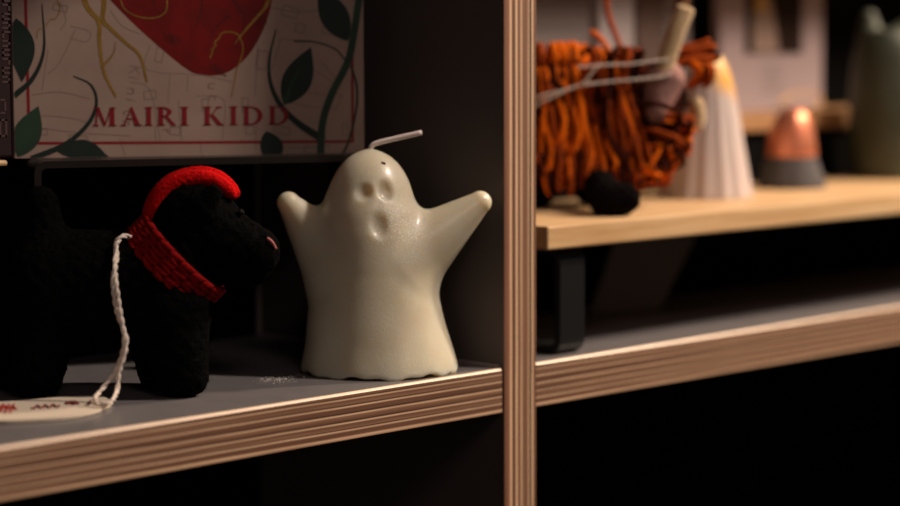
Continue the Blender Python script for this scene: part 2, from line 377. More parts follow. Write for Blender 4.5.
for n_ in nt.nodes:
    if n_.type == 'BUMP': L(m_wax, ms_.outputs[0], n_.inputs['Height'])

# ------------------------------------------------------------------ metal riser and the books
H = .0860
a = onz(34, 161.5, H); c_ = onz(366, 154.3, H); ux = (c_-a); W_ = np.linalg.norm(ux); ux /= W_; uy = np.array([-ux[1], ux[0], 0]); rz = math.atan2(ux[1], ux[0])
ris = thing('display_riser', 'low bent metal riser with rounded corners carrying the book behind the black dog', 'riser', (a[0], a[1], 0), rz)
Tm = .0028
dl = (DEPTH-.0015-a[1])/uy[1]-.001
def strap(parts, y0, y1):
    """bend profile in x-z swept along y"""
def bent(name, prof_o, prof_i, y0, y1, m, parent):
    n = len(prof_o); b = MB(); vs = []
    for y in (y0, y1):
        vs += [(x, y, z) for x, z in prof_o]+[(x, y, z) for x, z in prof_i]
    fs = []
    for i in range(n-1):
        fs += [(i, i+1, n+i+1, n+i), (2*n+i, 3*n+i, 3*n+i+1, 2*n+i+1), (i, 2*n+i, 2*n+i+1, i+1), (n+i, n+i+1, 3*n+i+1, 3*n+i)]
    fs += [(0, n, 3*n, 2*n), (n-1, 3*n-1, 4*n-1, 2*n-1)]
    b.add(vs, fs); return b.obj(name, m, parent)
def arc(cx, cz, r, a0, a1, n=6): return [(cx+r*math.cos(a0+(a1-a0)*i/n), cz+r*math.sin(a0+(a1-a0)*i/n)) for i in range(n+1)]
Ro = .005; Ri = Ro-Tm
hp = math.pi/2
po = arc(Ro, H-Ro, Ro, math.pi, hp)+arc(W_-Ro, H-Ro, Ro, hp, 0); pi_ = arc(Ro, H-Ro, Ri, math.pi, hp)+arc(W_-Ro, H-Ro, Ri, hp, 0)
bent('top_plate', po, pi_, 0, dl, m_brownmetal, ris)
bent('leg', [(0, 0), (0, H-Ro)], [(Tm, 0), (Tm, H-Ro)], 0, dl, m_brownmetal, ris)
bent('leg', [(W_, 0), (W_, H-Ro)], [(W_-Tm, 0), (W_-Tm, H-Ro)], .020, dl, m_brownmetal, ris)

bl = onz(15, 158.3, H); brr = onz(364.3, 153.3, H); bx = brr-bl; BW = np.linalg.norm(bx[:2]); bx /= np.linalg.norm(bx); bn = np.array([-bx[1], bx[0], 0]); brz = math.atan2(bx[1], bx[0])
BT = min(.015, (DEPTH-.001-bl[1])/bn[1]-.0005); BH = .205
book = thing('book', 'cream book with red heart, green vines and red author name, standing on the metal riser', 'book', bl, brz)
MB().box((0, .0012, 0), (BW, BT-.0012, BH)).obj('page_block', m_pages, book)
for nm, y0, y1 in (('front_cover', 0, .0011), ('back_cover', BT-.0011, BT)):
    o = MB().box((0, y0, 0), (BW, y1, BH)).obj(nm, m_paper, book)
    if y0 == 0: cover = o
MB().box((-.001, .0, 0), (0, BT, BH)).obj('spine', m_maroon, book)
def bk(px, py):
    d = ray(px, py); t = ((bl-C)@bn)/(d@bn); q = C+d*t-bl; return np.array([q@bx, q[2]])
art = {}
CURKEY = None
def poly(m, pts2, lay):
    b = art.setdefault((m.name, CURKEY if m.name == 'gold_ink' else None), (MB(), m))[0]
    pts = [p for p in pts2]; y = -.000018*lay; n = len(pts)
    b.add([(min(max(x, .0002), BW-.0002), y, max(z, .0002)) for x, z in pts], [tuple(range(n))])
def leafp(m, p0, p1, bul, lay, skew=0.):
    p0, p1 = bk(*p0), bk(*p1); d = p1-p0; n_ = np.array([-d[1], d[0]]); A = []; B = []
    for i in range(15):
        t = i/14; w = math.sin(math.pi*t**.85)*bul; A.append(p0+d*t+n_*(w+skew*math.sin(math.pi*t))); B.append(p0+d*t+n_*(-w+skew*math.sin(math.pi*t)))
    for i in range(14): poly(m, [A[i], A[i+1], B[i+1], B[i]], lay)
def line(m, pts, w, lay, taper=False, n=6, w1=None, key=None):
    global CURKEY
    CURKEY = key
    P = smooth_path([bk(*p) for p in pts], n); k = len(P); mmp = BW/349
    for i in range(k-1):
        d = P[i+1]-P[i]; L_ = np.linalg.norm(d)+1e-9; n_ = np.array([-d[1], d[0]])/L_
        def ww(i):
            t = i/(k-1); e = w if w1 is None else w+(w1-w)*t
            if taper: e = w*(math.sin(math.pi*min(1, t*.5+.5))*.9+.1) if taper == 1 else w*(1-.85*t)
            return e*mmp/2
        wa, wb = ww(i), ww(i+1); ex = d/L_*.00008
        poly(m, [P[i]+n_*wa-ex, P[i+1]+n_*wb+ex, P[i+1]-n_*wb+ex, P[i]-n_*wa-ex], lay)
# faint map
random.seed(3)
mp_lines = [[(32, 95), (60, 92), (90, 99)], [(75, 30), (60, 62), (48, 74)], [(70, 26), (90, 32), (86, 42), (70, 38)], [(32, 115), (70, 118), (92, 124)], [(110, 10), (122, 26), (140, 34)],
            [(150, 45), (147, 70), (200, 75), (232, 82)], [(170, 74), (168, 104)], [(188, 76), (187, 92)], [(196, 96), (224, 100), (222, 140)], [(40, 128), (80, 133), (130, 136)], [(155, 127), (156, 142)],
            [(255, 5), (300, 12), (330, 8)], [(258, 45), (255, 96)], [(281, 38), (272, 70)], [(283, 38), (305, 44)], [(275, 95), (300, 105), (336, 110)], [(300, 90), (340, 98)], [(258, 110), (255, 150)], [(240, 140), (290, 148), (330, 146)],
            [(200, 140), (202, 156)], [(60, 2), (66, 20), (60, 30)], [(320, 60), (335, 78)], [(305, 64), (342, 88)], [(130, 82), (150, 90), (160, 140)], [(48, 50), (42, 90)], [(120, 140), (125, 156)], [(178, 100), (182, 141)]]
for pl in mp_lines: line(m_map, pl, 1.1, 1, n=3)
for cx, cy, w, h, an in ((60, 8, 14, 6, .2), (160, 52, 7, 20, .2), (150, 95, 12, 8, -.1), (262, 60, 10, 18, .15), (290, 12, 16, 10, .3), (328, 30, 10, 8, .3), (335, 100, 10, 14, .4), (282, 130, 16, 7, .2), (40, 132, 14, 6, 0),
                         (245, 105, 6, 14, 0), (205, 105, 6, 12, 0), (312, 150, 16, 6, .1), (78, 138, 18, 5, .1), (175, 131, 10, 8, .1), (300, 28, 9, 9, .3), (250, 130, 8, 8, 0), (345, 130, 5, 12, 0), (340, 12, 8, 14, .2)):
    ca, sa = math.cos(an), math.sin(an); pts = [(cx+ca*x-sa*y, cy+sa*x+ca*y) for x, y in ((-w/2, -h/2), (w/2, -h/2), (w/2, h/2), (-w/2, h/2), (-w/2, -h/2))]
    for i in range(4): line(m_map, [pts[i], pts[i+1]], 1.3, 1, n=1)
# map street lettering: strokes of K i n c r, reading down
def glyph(m, strokes, ox, oy, s, ang, w, lay):
    ca, sa = math.cos(ang), math.sin(ang)
    for st_ in strokes: line(m, [(ox+s*(ca*x-sa*y), oy+s*(sa*x+ca*y)) for x, y in st_], w, lay, n=2)
GL = {'K': [[(0, 0), (0, 1)], [(.6, 0), (.05, .5)], [(.15, .45), (.65, 1)]], 'i': [[(0, .35), (0, 1)], [(0, .1), (0, .18)]], 'n': [[(0, .35), (0, 1)], [(0, .5), (.25, .36), (.45, .5), (.45, 1)]],
      'c': [[(.45, .45), (.2, .35), (0, .65), (.2, 1), (.45, .9)]], 'r': [[(0, .35), (0, 1)], [(0, .55), (.3, .36)]], 'u': [[(0, .35), (0, .85), (.25, 1), (.45, .85)], [(.45, .35), (.45, 1)]]}
for i, ch in enumerate('Kinicr'): glyph(m_map, GL[ch], 141-i*1.5, 68+i*11+(0 if i else 0), 11, 1.75, 1.6, 1)
for ch, x, y in (('u', 218, 84), ('c', 219, 96), ('r', 172, 130)): glyph(m_map, GL[ch], x, y, 10, 1.6, 1.5, 1)
# border
line(m_bred, [(25.5, 0), (29.4, 143.3)], 3.0, 2, n=1); line(m_bred, [(28, 143.3), (190, 142.5), (353.5, 141.5)], 2.8, 2, n=1); line(m_bred, [(352.2, 40), (352.6, 142)], 2.8, 2, n=1)
ztopb = bk(190, 0)[1]
for xa in (25.5, 352.2):
    p = bk(xa, 0); MM = BW/349; poly(m_bred, [(p[0]-1.5*MM, p[1]), (p[0]+1.5*MM, p[1]), (p[0]+1.5*MM, BH-.012), (p[0]-1.5*MM, BH-.012)], 2)
poly(m_bred, [(.005, BH-.013), (BW-.005, BH-.013), (BW-.005, BH-.012), (.005, BH-.012)], 2)
# heart
hp_ = [(150, -60), (112, -55), (90, -38), (95, -18), (110.4, 0), (135, 25), (171, 57), (190.7, 71.5), (201, 74.5), (213, 75.5), (224, 73.5), (234, 68.5), (246, 58), (256, 44), (264, 28), (270, 10), (272, -5), (268, -25), (250, -48), (215, -40), (190, -62)]
hp2 = smooth_path([bk(*p) for p in hp_+[hp_[0]]], 4)[:-1]
cen = bk(195, 5)
for i in range(len(hp2)): poly(m_heart, [cen, hp2[i], hp2[(i+1) % len(hp2)]], 2)
for pl, w in (([(202, -5), (201, 14), (191, 36)], 2.6), ([(232, -2), (244, 16), (243, 30), (235, 50)], 2.6), ([(229, 16), (214, 30), (210, 44)], 2.2), ([(154, -4), (154, 9)], 2.4)): line(m_vein, pl, w, 3, taper=2)
for cx, cy in ((167, 36), (170, 40), (174, 37), (225, 12), (214, 67), (219, 69), (260, 16)):
    for k in range(5): line(m_vein, [(cx-5+k*2.2, cy-5+k), (cx-2+k*2.2, cy+4+k)], .7, 3, n=1)
# gold stems
for pl, w in (([(80, -12), (88, 8), (99, 22), (99.5, 42), (104, 72), (116, 97)], 5.5), ([(104, -14), (104, 6), (103, 20), (112, 30), (126, 43), (140, 56), (147, 82)], 5.), ([(104, 65), (113, 54), (116, 42)], 2.5),
              ([(271, -8), (266, 6), (257, 17), (243, 33), (235, 44)], 4.5)): line(m_gold, pl, w, 4, taper=2 if w < 5 else False, w1=2.2, key=1 if pl[0][0] < 200 else 2)
for pl in ([(119, -6), (124, 8), (136, 16), (154, 18), (166, 11), (167, -5)], [(210, 58), (213, 50), (211, 50), (216, 45), (214, 43), (219, 38), (222, 33), (231, 32), (239, 36), (243, 50), (237, 70), (231.6, 97)]): line(m_gold, pl, 1.2, 5, key=3 if pl[0][0] < 200 else 2)
line(m_gold, key=4, pts=[(56, -2), (60, 8), (56, 18), (50, 20), (44, 28), (38, 30), (37, 38)], w=.9, lay=4)
# right vines
line(m_leaf, [(366, -40), (359, 0), (354, 32.6), (347.7, 62), (331.5, 94.5), (322.3, 124), (320.5, 160)], 7.5, 5)
line(m_leafd, [(324, 140), (299, 124), (281, 106), (270.5, 83), (269.5, 58.6), (276, 29)], 8, 4, taper=2)
leafp(m_leafd, (284, 105), (311, 47), .23, 5, -.02); line(m_leaf, [(285, 103), (291, 85), (300, 68)], 6, 6, taper=2)
leafp(m_leafd, (348, 41), (318, -14), .23, 5); leafp(m_leafd, (266, 131), (275, 168), .3, 5, .05)
line(m_leafd, [(294, 41), (315, 42), (335, 49), (345, 60)], 1.6, 4); line(m_leafd, [(351, 66), (356.5, 85), (356.5, 107.5), (349, 140), (341, 157)], 2.4, 4)
# left vines
line(m_leafd, [(14, 96), (33, 78), (44, 49), (42, 4)], 6, 4, taper=2); leafp(m_leafd, (16, 18), (22, 82), .2, 5, .05)
leafp(m_leaf, (18, 157), (38.5, 106), .25, 5); line(m_leafd, [(31, 159), (65, 144.5), (88, 124), (96.5, 103), (91, 85), (73.5, 76)], 6, 4, taper=2); leafp(m_leafd, (57, 151), (112, 162), .18, 5, .12)
# lettering with serifs
def letter(ch, x0, x1, yt, yb):
    W = x1-x0; Hh = yb-yt; X = lambda u: x0+u*W; Yv = lambda v: yb-v*Hh
    def q(*p): poly(m_bred, [bk(X(u), Yv(v)) for u, v in p], 7)
    s = 4.6/W; t = 1.7/W; sf = .065
    def serif(u, v, w): q((u-w, v), (u+w, v), (u+w*.55, v+(sf if v < .5 else -sf)*1.2), (u-w*.55, v+(sf if v < .5 else -sf)*1.2))
    def stem(u, w=s): q((u-w/2, 0), (u+w/2, 0), (u+w/2, 1), (u-w/2, 1)); serif(u, 0, w*1.05); serif(u, 1, w*1.05)
    if ch == 'I': stem(.5)
    if ch == 'M':
        q((.10-t/2, 0), (.10+t/2, 0), (.19+t/2, 1), (.19-t/2, 1)); serif(.10, 0, s*.8); q((.08, 1), (.26, 1), (.54, .12), (.47, 0)); q((.47, 0), (.53, .0), (.82, 1), (.76, 1)); q((.84-s/2, 0), (.84+s/2, 0), (.82+s/2, 1), (.82-s/2, 1)); serif(.85, 0, s); serif(.86, 1, s*.7); serif(.14, 1, s*.7)
    if ch == 'A':
        q((.12, 0), (.12+t, 0), (.52, 1), (.46, .93)); q((.80-s*.6, 0), (.80+s*.6, 0), (.54, 1.02), (.44, .98)); q((.26, .34), (.68, .34), (.66, .41), (.28, .41)); serif(.14, 0, s*.75); serif(.83, 0, s)
    def bowl(u0, u1, v0, v1, wt, full=True):
        n = 12; cu = u0; cv = (v0+v1)/2; ru = u1-u0; rv = (v1-v0)/2; th_ = .07
        for i in range(n):
            a0 = -hp+math.pi*i/n; a1 = -hp+math.pi*(i+1)/n
            o = lambda a: (cu+ru*math.cos(a), cv+rv*math.sin(a)); k = lambda a: (cu+(ru-wt)*math.cos(a), cv+(rv-th_)*math.sin(a))
            q(o(a0), o(a1), k(a1), k(a0))
        return
    if ch == 'R': stem(.2); bowl(.25, .76, .46, 1, s*.95); q((.2, 1), (.26, 1), (.26, .93), (.2, .93)); q((.36, .5), (.56, .5), (1.0, 0), (.78, 0)); q((.2, .46), (.4, .46), (.4, .53), (.2, .53))
    if ch == 'D': stem(.17); bowl(.35, .98, 0, 1, s*1.0); q((.15, 1), (.36, 1), (.36, .93), (.15, .93)); q((.15, 0), (.36, 0), (.36, .07), (.15, .07))
    if ch == 'K': stem(.17); q((.28, .5), (.36, .5), (.80, 1), (.72, 1)); serif(.76, 1, s*.8); q((.30, .55), (.46, .62), (.98, 0), (.72, 0)); serif(.85, 0, s*.95)
for ch, x0, x1 in (('M', 93.5, 116), ('A', 120.5, 142), ('I', 144.5, 153), ('R', 157, 176.5), ('I', 180, 189), ('K', 204, 223.5), ('I', 229, 238), ('D', 243, 263), ('D', 269, 289)):
    dy = -.0070*(x0-100); letter(ch, x0, x1, 107.3+dy, 126+dy)
order = 0
for (nm, kk), (b_, m) in art.items():
    o = b_.obj({'map_ink': 'map_drawing', 'book_red_ink': 'lettering', 'heart_red_ink': 'heart_picture', 'heart_vein_ink': 'heart_veins', 'gold_ink': 'gold_stem', 'leaf_green_ink': 'green_vine', 'leaf_dark_ink': 'dark_vine'}[nm], m, cover)

# maroon book on a wooden riser, cut off by the left edge of the picture
wy = .092
p = ony(8, 160.2, wy); p2 = ony(8, 165.8, wy)
wr = thing('wooden_riser', 'pale wooden riser whose lit end shows at the left edge beside the metal riser', 'riser', (p[0]-.08, wy, 0))
MB().box((-.12, 0, p2[2]), (.08, DEPTH-wy-.002, p[2])).obj('top_board', m_wood, wr, bevel=.0008)
for x in (-.10, .03): MB().box((x, .012, 0), (x+.012, .015, p2[2])).obj('leg', m_blackmetal, wr); MB().box((x, .04, 0), (x+.012, .043, p2[2])).obj('leg', m_blackmetal, wr)
q = ony(14, 158, .104)
mb = thing('book', 'maroon book spine with faint sideways lettering at the left edge of the picture', 'book', (q[0]-.020, .104, p[2]))
qx = min(q[0], p[0]+.002)-q[0]+.020
MB().box((0, 0, 0), (.0195, .04, .20)).obj('cover', m_maroon, mb, bevel=.0012)
b = MB()
def spx(px, py): d = ony(px, py, .104); return d[0]-(q[0]-.020), d[2]-p[2]
def sline(b, p0, p1, w=.0004):
    x0, z0 = spx(*p0); x1, z1 = spx(*p1); b.box((min(x0, x1)-w, -.00015, min(z0, z1)-w), (max(x0, x1)+w, .0002, max(z0, z1)+w))
for y in range(-40, 80, 9):
    sline(b, (3, y), (9, y)); sline(b, (3 if (y//9) % 2 else 9, y), (3 if (y//9) % 2 else 9, y+5)); 
    if (y//9) % 3: sline(b, (3, y+5), (9, y+5))
for p0, p1 in (((0, 120), (6, 120)), ((0, 136), (6, 136)), ((6, 120), (6, 136)), ((0, 120), (0, 136)), ((1, 100), (4, 100)), ((1, 113), (4, 113)), ((5, 103), (5, 110))): sline(b, p0, p1)
b.obj('spine_lettering', m_faint, mb)

# ------------------------------------------------------------------ black wool dog
dP = onz(110, 392.5) ; dF = Frame(dP); d_ = dF.l
dog = thing('toy_dog', 'black felted wool toy terrier wearing a red cap and red knitted collar', 'toy dog', dP, HEAD)
S = np.linalg.norm(d_(200, 300)-d_(100, 300))/100
def dog_fn(X, Y, Zg):
    cs = lambda a, b, ra, rb, va=0, vb=0: cone_sdf(X, Y, Zg, d_(*a, va), d_(*b, vb), ra*S, rb*S)
    d = cs((52, 282), (160, 284), 53, 53)
    d = smin(d, cs((44, 262), (41, 203), 30, 17), .004)                       # tail
    for v, dx in ((-.009, 8), (.012, -8)):
        d = smin(d, cs((40+dx, 300), (28+dx, 372), 40, 27, v*.6, v), .004); d = smin(d, cs((30+dx, 350), (34+dx, 378), 24, 18, v, v), .003)
        d = smin(d, cs((165+dx*.7, 310), (172+dx, 372), 42, 26, v*.6, v), .004); d = smin(d, cs((172+dx, 350), (180+dx, 376), 25, 20, v, v), .003)
    d = smin(d, cs((160, 270), (186, 235), 46, 40), .005)                      # neck
    d = smin(d, cs((193, 217), (204, 222), 39, 35), .004)                      # skull
    d = smin(d, cs((215, 235), (254, 252), 34, 26, -.001, -.001), .004)         # muzzle
    d = smin(d, cs((222, 262), (250, 270), 24, 17), .003)                      # beard
    d = smin(d, cs((205, 205), (214, 193), 18, 8, -.010, -.012), .003); d = smin(d, cs((205, 205), (214, 193), 18, 8, .010, .012), .003)   # ears
    d += .00045*np.sin(X*2300+1)*np.sin(Y*2100)*np.sin(Zg*2200+2)+.0005*np.sin(X*900)*np.sin(Y*800+1)*np.sin(Zg*850)
    return smax(d, -Zg, .0012)
lo = d_(-45, 410, -.032); hi = d_(300, 160, .034)
body, dv = sdf_obj('body', dog_fn, (lo[0], -.034, -.002), (hi[0], .036, hi[2]), .0010, m_felt, dog)
# felt fibres
b = MB(); ctr = d_(130, 280)
sel = rng.choice(len(dv), 5200)
for i in sel:
    p0 = dv[i]; nn = p0-ctr; nn = nn/np.linalg.norm(nn); 
    if p0[2] < .002: continue
    e = nn*.4+rng.normal(0, .55, 3); ln = rng.uniform(.0012, .0032); e = e/np.linalg.norm(e)*ln; s = rng.normal(0, 1, 3); s = s/np.linalg.norm(s)*.00005
    mid = p0+e*.6+rng.normal(0, .0003, 3); b.add([p0-s, p0+s, mid+s, mid-s, p0+e], [(0, 1, 2, 3), (3, 2, 4)])
fz = b.obj('wool_fuzz', m_felt, dog)
fz['kind'] = 'stuff'
# collar: knitted band round the neck
def knit_band(name, c0, ax, ra, rb, half, rows, nst, m, parent, r_y=1.):
    """ring about axis ax through c0; V stitches in rows"""
    ax = ax/np.linalg.norm(ax); e2 = np.array([0, 1., 0]); e1 = np.cross(e2, ax); b = MB()
    for r in range(rows):
        off = (r-(rows-1)/2)*2*half/rows
        for k in range(nst):
            for sgn in (-1, 1):
                pts = []
                for t in np.linspace(0, 1, 6):
                    ph = 2*math.pi*(k+t*1.25)/nst; rad_off = .0007*math.sin(math.pi*t)
                    w = off+sgn*(half/rows)*(.15+.65*(1-t))
                    pts.append(c0+ax*w+e1*math.cos(ph)*(ra+rad_off)+e2*math.sin(ph)*(rb+rad_off))
                b.tube(pts, [.0006, .0010, .0014, .0014, .0011, .0007], 6)
    return b.obj(name, m, parent, smooth=True)
c0 = d_(175, 262); ea = d_(138, 228)-d_(211, 303); ra = np.linalg.norm(ea)/2; ea /= np.linalg.norm(ea); axn = np.cross(ea, np.array([0, 1., 0]))
knit_band('collar', c0, axn, ra, .0190, .0058, 3, 22, m_redknit, dog)['label'] = 'red knitted collar'
# solid felt lining ring under the stitches
b = MB(); n = 40; vs = []
for k in range(n):
    ph = 2*math.pi*k/n
    for w, rr_ in ((-.0058, -.0003), (.0058, -.0003), (.0058, -.0015), (-.0058, -.0015)): vs.append(c0+axn*w+ea*math.cos(ph)*(ra+rr_)+np.array([0, 1., 0])*math.sin(ph)*(.0185+rr_))
b.add(vs, [(4*k+j, 4*k+(j+1) % 4, 4*((k+1) % n)+(j+1) % 4, 4*((k+1) % n)+j) for k in range(n) for j in range(4)]); b.obj('collar_lining', m_redknit, dog, smooth=False)
# red cap : felted crest hugging the skull
capp = smooth_path([d_(155, 212, .001), d_(160, 198, .001), d_(170, 186, .001), d_(184, 178, .001), d_(202, 174.5, .001), d_(217, 177.5, .001), d_(227, 184, .001), d_(234, 191, .001)], 5)
def cap_fn(X, Y, Zg):
    d = None; n_ = len(capp)
    for i in range(0, n_-1, 2):
        j = min(i+2, n_-1); a_, b_ = capp[i], capp[j]
        ri = lambda k: (11-7.*k/n_)*S
        for dv_ in (-.005, 0., .006):
            e = cone_sdf(X, Y, Zg, a_+(0, dv_, -abs(dv_)*.25), b_+(0, dv_, -abs(dv_)*.25), ri(i), ri(j)); d = e if d is None else smin(d, e, .002)
    return d+.0003*np.sin(X*2100)*np.sin(Y*1900)*np.sin(Zg*2000)
lo, hi = d_(130, 230), d_(250, 155)
sdf_obj('cap', cap_fn, (lo[0], -.014, lo[2]), (hi[0], .016, hi[2]), .0008, m_redfelt, dog)[0]['label'] = 'red felt cap'
def ball(c, r, n=10):
    b = MB(); vs = [(c[0]+r*math.sin(math.pi*i/n)*math.cos(2*math.pi*j/n), c[1]+r*math.sin(math.pi*i/n)*math.sin(2*math.pi*j/n), c[2]+r*math.cos(math.pi*i/n)) for i in range(n+1) for j in range(n)]
    return b.add(vs, [(i*n+j, (i+1)*n+j, (i+1)*n+(j+1) % n, i*n+(j+1) % n) for i in range(n) for j in range(n)])
def dog_front(px, py):
    """depth of the dog's near surface at a pixel"""
    vv = np.linspace(-.03, .02, 251); P = np.array([d_(px, py, v) for v in vv]); g_ = dog_fn(P[:, 0], P[:, 1], P[:, 2]); k = np.argmax(g_ < 0)
    return vv[k] if (g_ < 0).any() else 0.
for px, py, r in ((241, 212, .0012),):
    ball(d_(px, py, dog_front(px-2, py+4)), r).obj('eye', m_bead, dog, smooth=True)
ball(d_(241, 214, .008), .0009).obj('eye', m_bead, dog, smooth=True)
v0 = dog_front(270, 246); b = MB(); b.tube(smooth_path([d_(267, 238, v0), d_(272, 242, v0), d_(276, 249, v0+.001)], 4), .0006, 6); b.obj('nose_stitch', m_pink, dog, smooth=True)

# swing tag with its string
tg = thing('swing_tag', 'cream oval swing tag with red print lying on the shelf, strung to the black dog', 'tag', onz(60, 408))
tl = onz(60, 408)
tp = [(113, 401.5), (108, 406), (96, 411), (78, 415), (55, 418), (28, 420), (0, 421), (-35, 420), (-58, 415), (-62, 410), (-50, 405.5), (-20, 403), (5, 402), (30, 400), (58, 397.5), (85, 396), (102, 397)]
tq = smooth_path([onz(x, y, .0012)[:2]-tl[:2] for x, y in tp+[tp[0]]], 4)[:-1]
MB().prism([tuple(p) for p in tq][::-1], .0004, .0014).obj('card', m_tag, tg)
def flat(px, py, z=.0015): p = onz(px, py, z)-tl; return np.array([p[0], p[1], z])
b = MB()
for pts, w in (([(3, 405), (0, 412)], .0013), ([(9, 405), (5, 413)], .001), ([(14, 404.5), (10, 413)], .0008), ([(-20, 407), (-24, 414)], .0012)): b.tube([flat(*p) for p in pts], w*.5, 6)
b.tube([flat(x, 408+1.8*math.sin(x*.9)) for x in range(-8, 18, 2)], .0006, 6); o = b.obj('red_print', m_tagred, tg); o.scale.z = 1
b = MB()
b.tube([flat(x, 407.6-.06*(x-32)+1.6*math.sin(x*.8)) for x in range(32, 60, 1)], .0005, 6); b.tube([flat(x, 403.6+1.1*math.sin(x*1.4)) for x in range(67, 79, 1)], .0009, 6); b.tube([flat(88, 403), flat(91, 401)], .0004, 6)
b.obj('dark_print', m_tagdark, tg)
def world(p): # dog local to world
    return dP + R0*p[0] + Fh*p[1] + Z*p[2]
def twisted(b, path, r, tw=900, n=14, mi=0):
    P = smooth_path(path, n); s = 0; A = []; B = []
    for i, p in enumerate(P):
        if i: s += np.linalg.norm(P[i]-P[i-1])
        t = P[min(i+1, len(P)-1)]-P[max(i-1, 0)]; t /= np.linalg.norm(t)+1e-12; u = np.cross(t, (0.3, .5, .81)); u /= np.linalg.norm(u)+1e-9; w = np.cross(t, u)
        o = r*.62*(math.cos(tw*s)*u+math.sin(tw*s)*w); A.append(p+o); B.append(p-o)
    b.tube(A, r*.62, 6, mi); b.tube(B, r*.62, 6, mi)
b = MB(); T0 = lambda px, py, v: world(d_(px, py, v))-tl
vn = -.0235
def tz(px, py, z): return onz(px, py, z)-tl+np.array([0, 0, 0])
def wl(px, py, z): p = onz(px, py, z)-tl; p[2] = z; return p
nk = dog_front(128, 238)
twisted(b, [T0(133, 238, nk+.001), T0(126, 236, nk-.0030), T0(119, 240, nk-.005), T0(115, 255, nk-.008), T0(116, 280, vn-.003), T0(120, 310, vn-.005), T0(124, 335, vn-.006), T0(123, 350, vn-.007), T0(116, 370, vn-.008), T0(103, 388, vn-.010), wl(95, 398, .0045), wl(94, 403, .0026)], .00072)
twisted(b, [T0(130, 240, nk+.001), T0(123, 236, nk-.0035), T0(116, 243, nk-.0055), T0(117, 258, nk-.0085), T0(113, 282, vn-.003), T0(117, 312, vn-.004), T0(126, 336, vn-.006), T0(125, 352, vn-.008), T0(119, 372, vn-.009), T0(117, 390, vn-.010), wl(112, 401, .0036), wl(103, 404.5, .0026), wl(94, 403, .0026)], .00072)
b.obj('string', m_string, tg, smooth=True)['label'] = 'twisted cotton string'

# ------------------------------------------------------------------ right bay : wooden riser on black strap legs
ZB = .0553; FY = .003
p = ony(547.5, 226.5, FY); q = ony(547.5, 250.5, FY); zb0 = q[2]; zt = p[2]; ZB = zt
wr2 = thing('wooden_riser', 'long pale wooden riser board on black metal legs carrying the orange cow', 'riser', (p[0], FY, 0))
o = MB().box((0, 0, zb0), (.565, .1015, zt)).obj('top_board', [m_wood, m_endgrain], wr2, bevel=.0008)
for pl in o.data.polygons:
    if abs(pl.normal.x) > .9: pl.material_index = 1
def loop_leg(x0, w, y0, y1, z1, parent, t=.0035, r=.006):
    po = arc(y0+r, r, r, -hp, -math.pi)+arc(y0+r, z1-r, r, math.pi, hp)+arc(y1-r, z1-r, r, hp, 0)+arc(y1-r, r, r, 0, -hp)
    ri = r-t
    pi = arc(y0+r, r, ri, -hp, -math.pi)+arc(y0+r, z1-r, ri, math.pi, hp)+arc(y1-r, z1-r, ri, hp, 0)+arc(y1-r, r, ri, 0, -hp)
    n = len(po); vs = []
    for x in (x0, x0+w): vs += [(x, y, z) for y, z in po]+[(x, y, z) for y, z in pi]
    fs = []
    for i in range(n):
        j = (i+1) % n; fs += [(i, j, n+j, n+i), (2*n+i, 3*n+i, 3*n+j, 2*n+j), (i, 2*n+i, 2*n+j, j), (n+i, n+j, 3*n+j, 3*n+i)]
    return MB().add(vs, fs).obj('leg', m_blackmetal, parent, bevel=.0005)
lp = ony(560, 300, .007); lq = ony(585, 300, .007)
lx0 = lp[0]-p[0]; lw = lq[0]-lp[0]
loop_leg(lx0, lw, .004, .090, zb0, wr2); loop_leg(.535, lw, .004, .090, zb0, wr2)

# ------------------------------------------------------------------ orange yarn highland cow
cP = onz(600, 206, ZB) ; cF = Frame(cP); c = cF.l
cow = thing('toy_cow', 'shaggy orange yarn highland cow with tan felt horn standing on the wooden riser', 'toy cow', cP, HEAD)
SC = np.linalg.norm(c(700, 100)-c(600, 100))/100
bc = c(588, 118); br_ = np.array([74*SC, .021, 58*SC])
def cow_fn(X, Y, Zg):
    cs = lambda a, b, ra, rb, va=0, vb=0: cone_sdf(X, Y, Zg, c(*a, va), c(*b, vb), ra*SC, rb*SC)
    d = ell_sdf(X, Y, Zg, bc, br_)
    d = smin(d, cs((640, 95), (660, 98), 34, 28, -.002, -.004), .006)
    return d
lo, hi = c(500, 190), c(720, 45)
sdf_obj('body', cow_fn, (lo[0], -.026, lo[2]), (hi[0], .026, hi[2]), .0013, m_cbody, cow)
def face_fn(X, Y, Zg):
    cs = lambda a, b, ra, rb, va=0, vb=0: cone_sdf(X, Y, Zg, c(*a, va), c(*b, vb), ra*SC, rb*SC)
    return smin(cs((662, 82), (657, 108), 23, 12, -.017, -.022), cs((658, 100), (656, 116), 13, 8, -.020, -.024), .003)
lo, hi = c(625, 140), c(700, 50)
sdf_obj('face', face_fn, (lo[0], -.035, lo[2]), (hi[0], .0, hi[2]), .0011, m_cface, cow)
MB().tube(smooth_path([c(694, 130, -.006), c(698, 116, -.006), c(694, 98, -.006)], 5), [3*SC]+[8*SC]*9+[5*SC], 12).obj('ear', m_chorn, cow, smooth=True)['label'] = 'tan felt ear'
hpth = smooth_path([c(662, 76, -.022), c(668, 55, -.022), (c(677, 30, -.022)), c(684, 12, -.021), c(686, 6, -.021)], 5)
MB().tube(hpth, [9.5*SC]*(len(hpth)-4)+[9.5*SC, 9*SC, 7.5*SC, 3.5*SC], 14).obj('horn', m_chorn, cow, smooth=True)['label'] = 'tan felt horn'
hp3 = smooth_path([c(672, 60, -.004), c(677, 30, -.004), c(682, 2, -.004), c(690, -16, -.004)], 5)
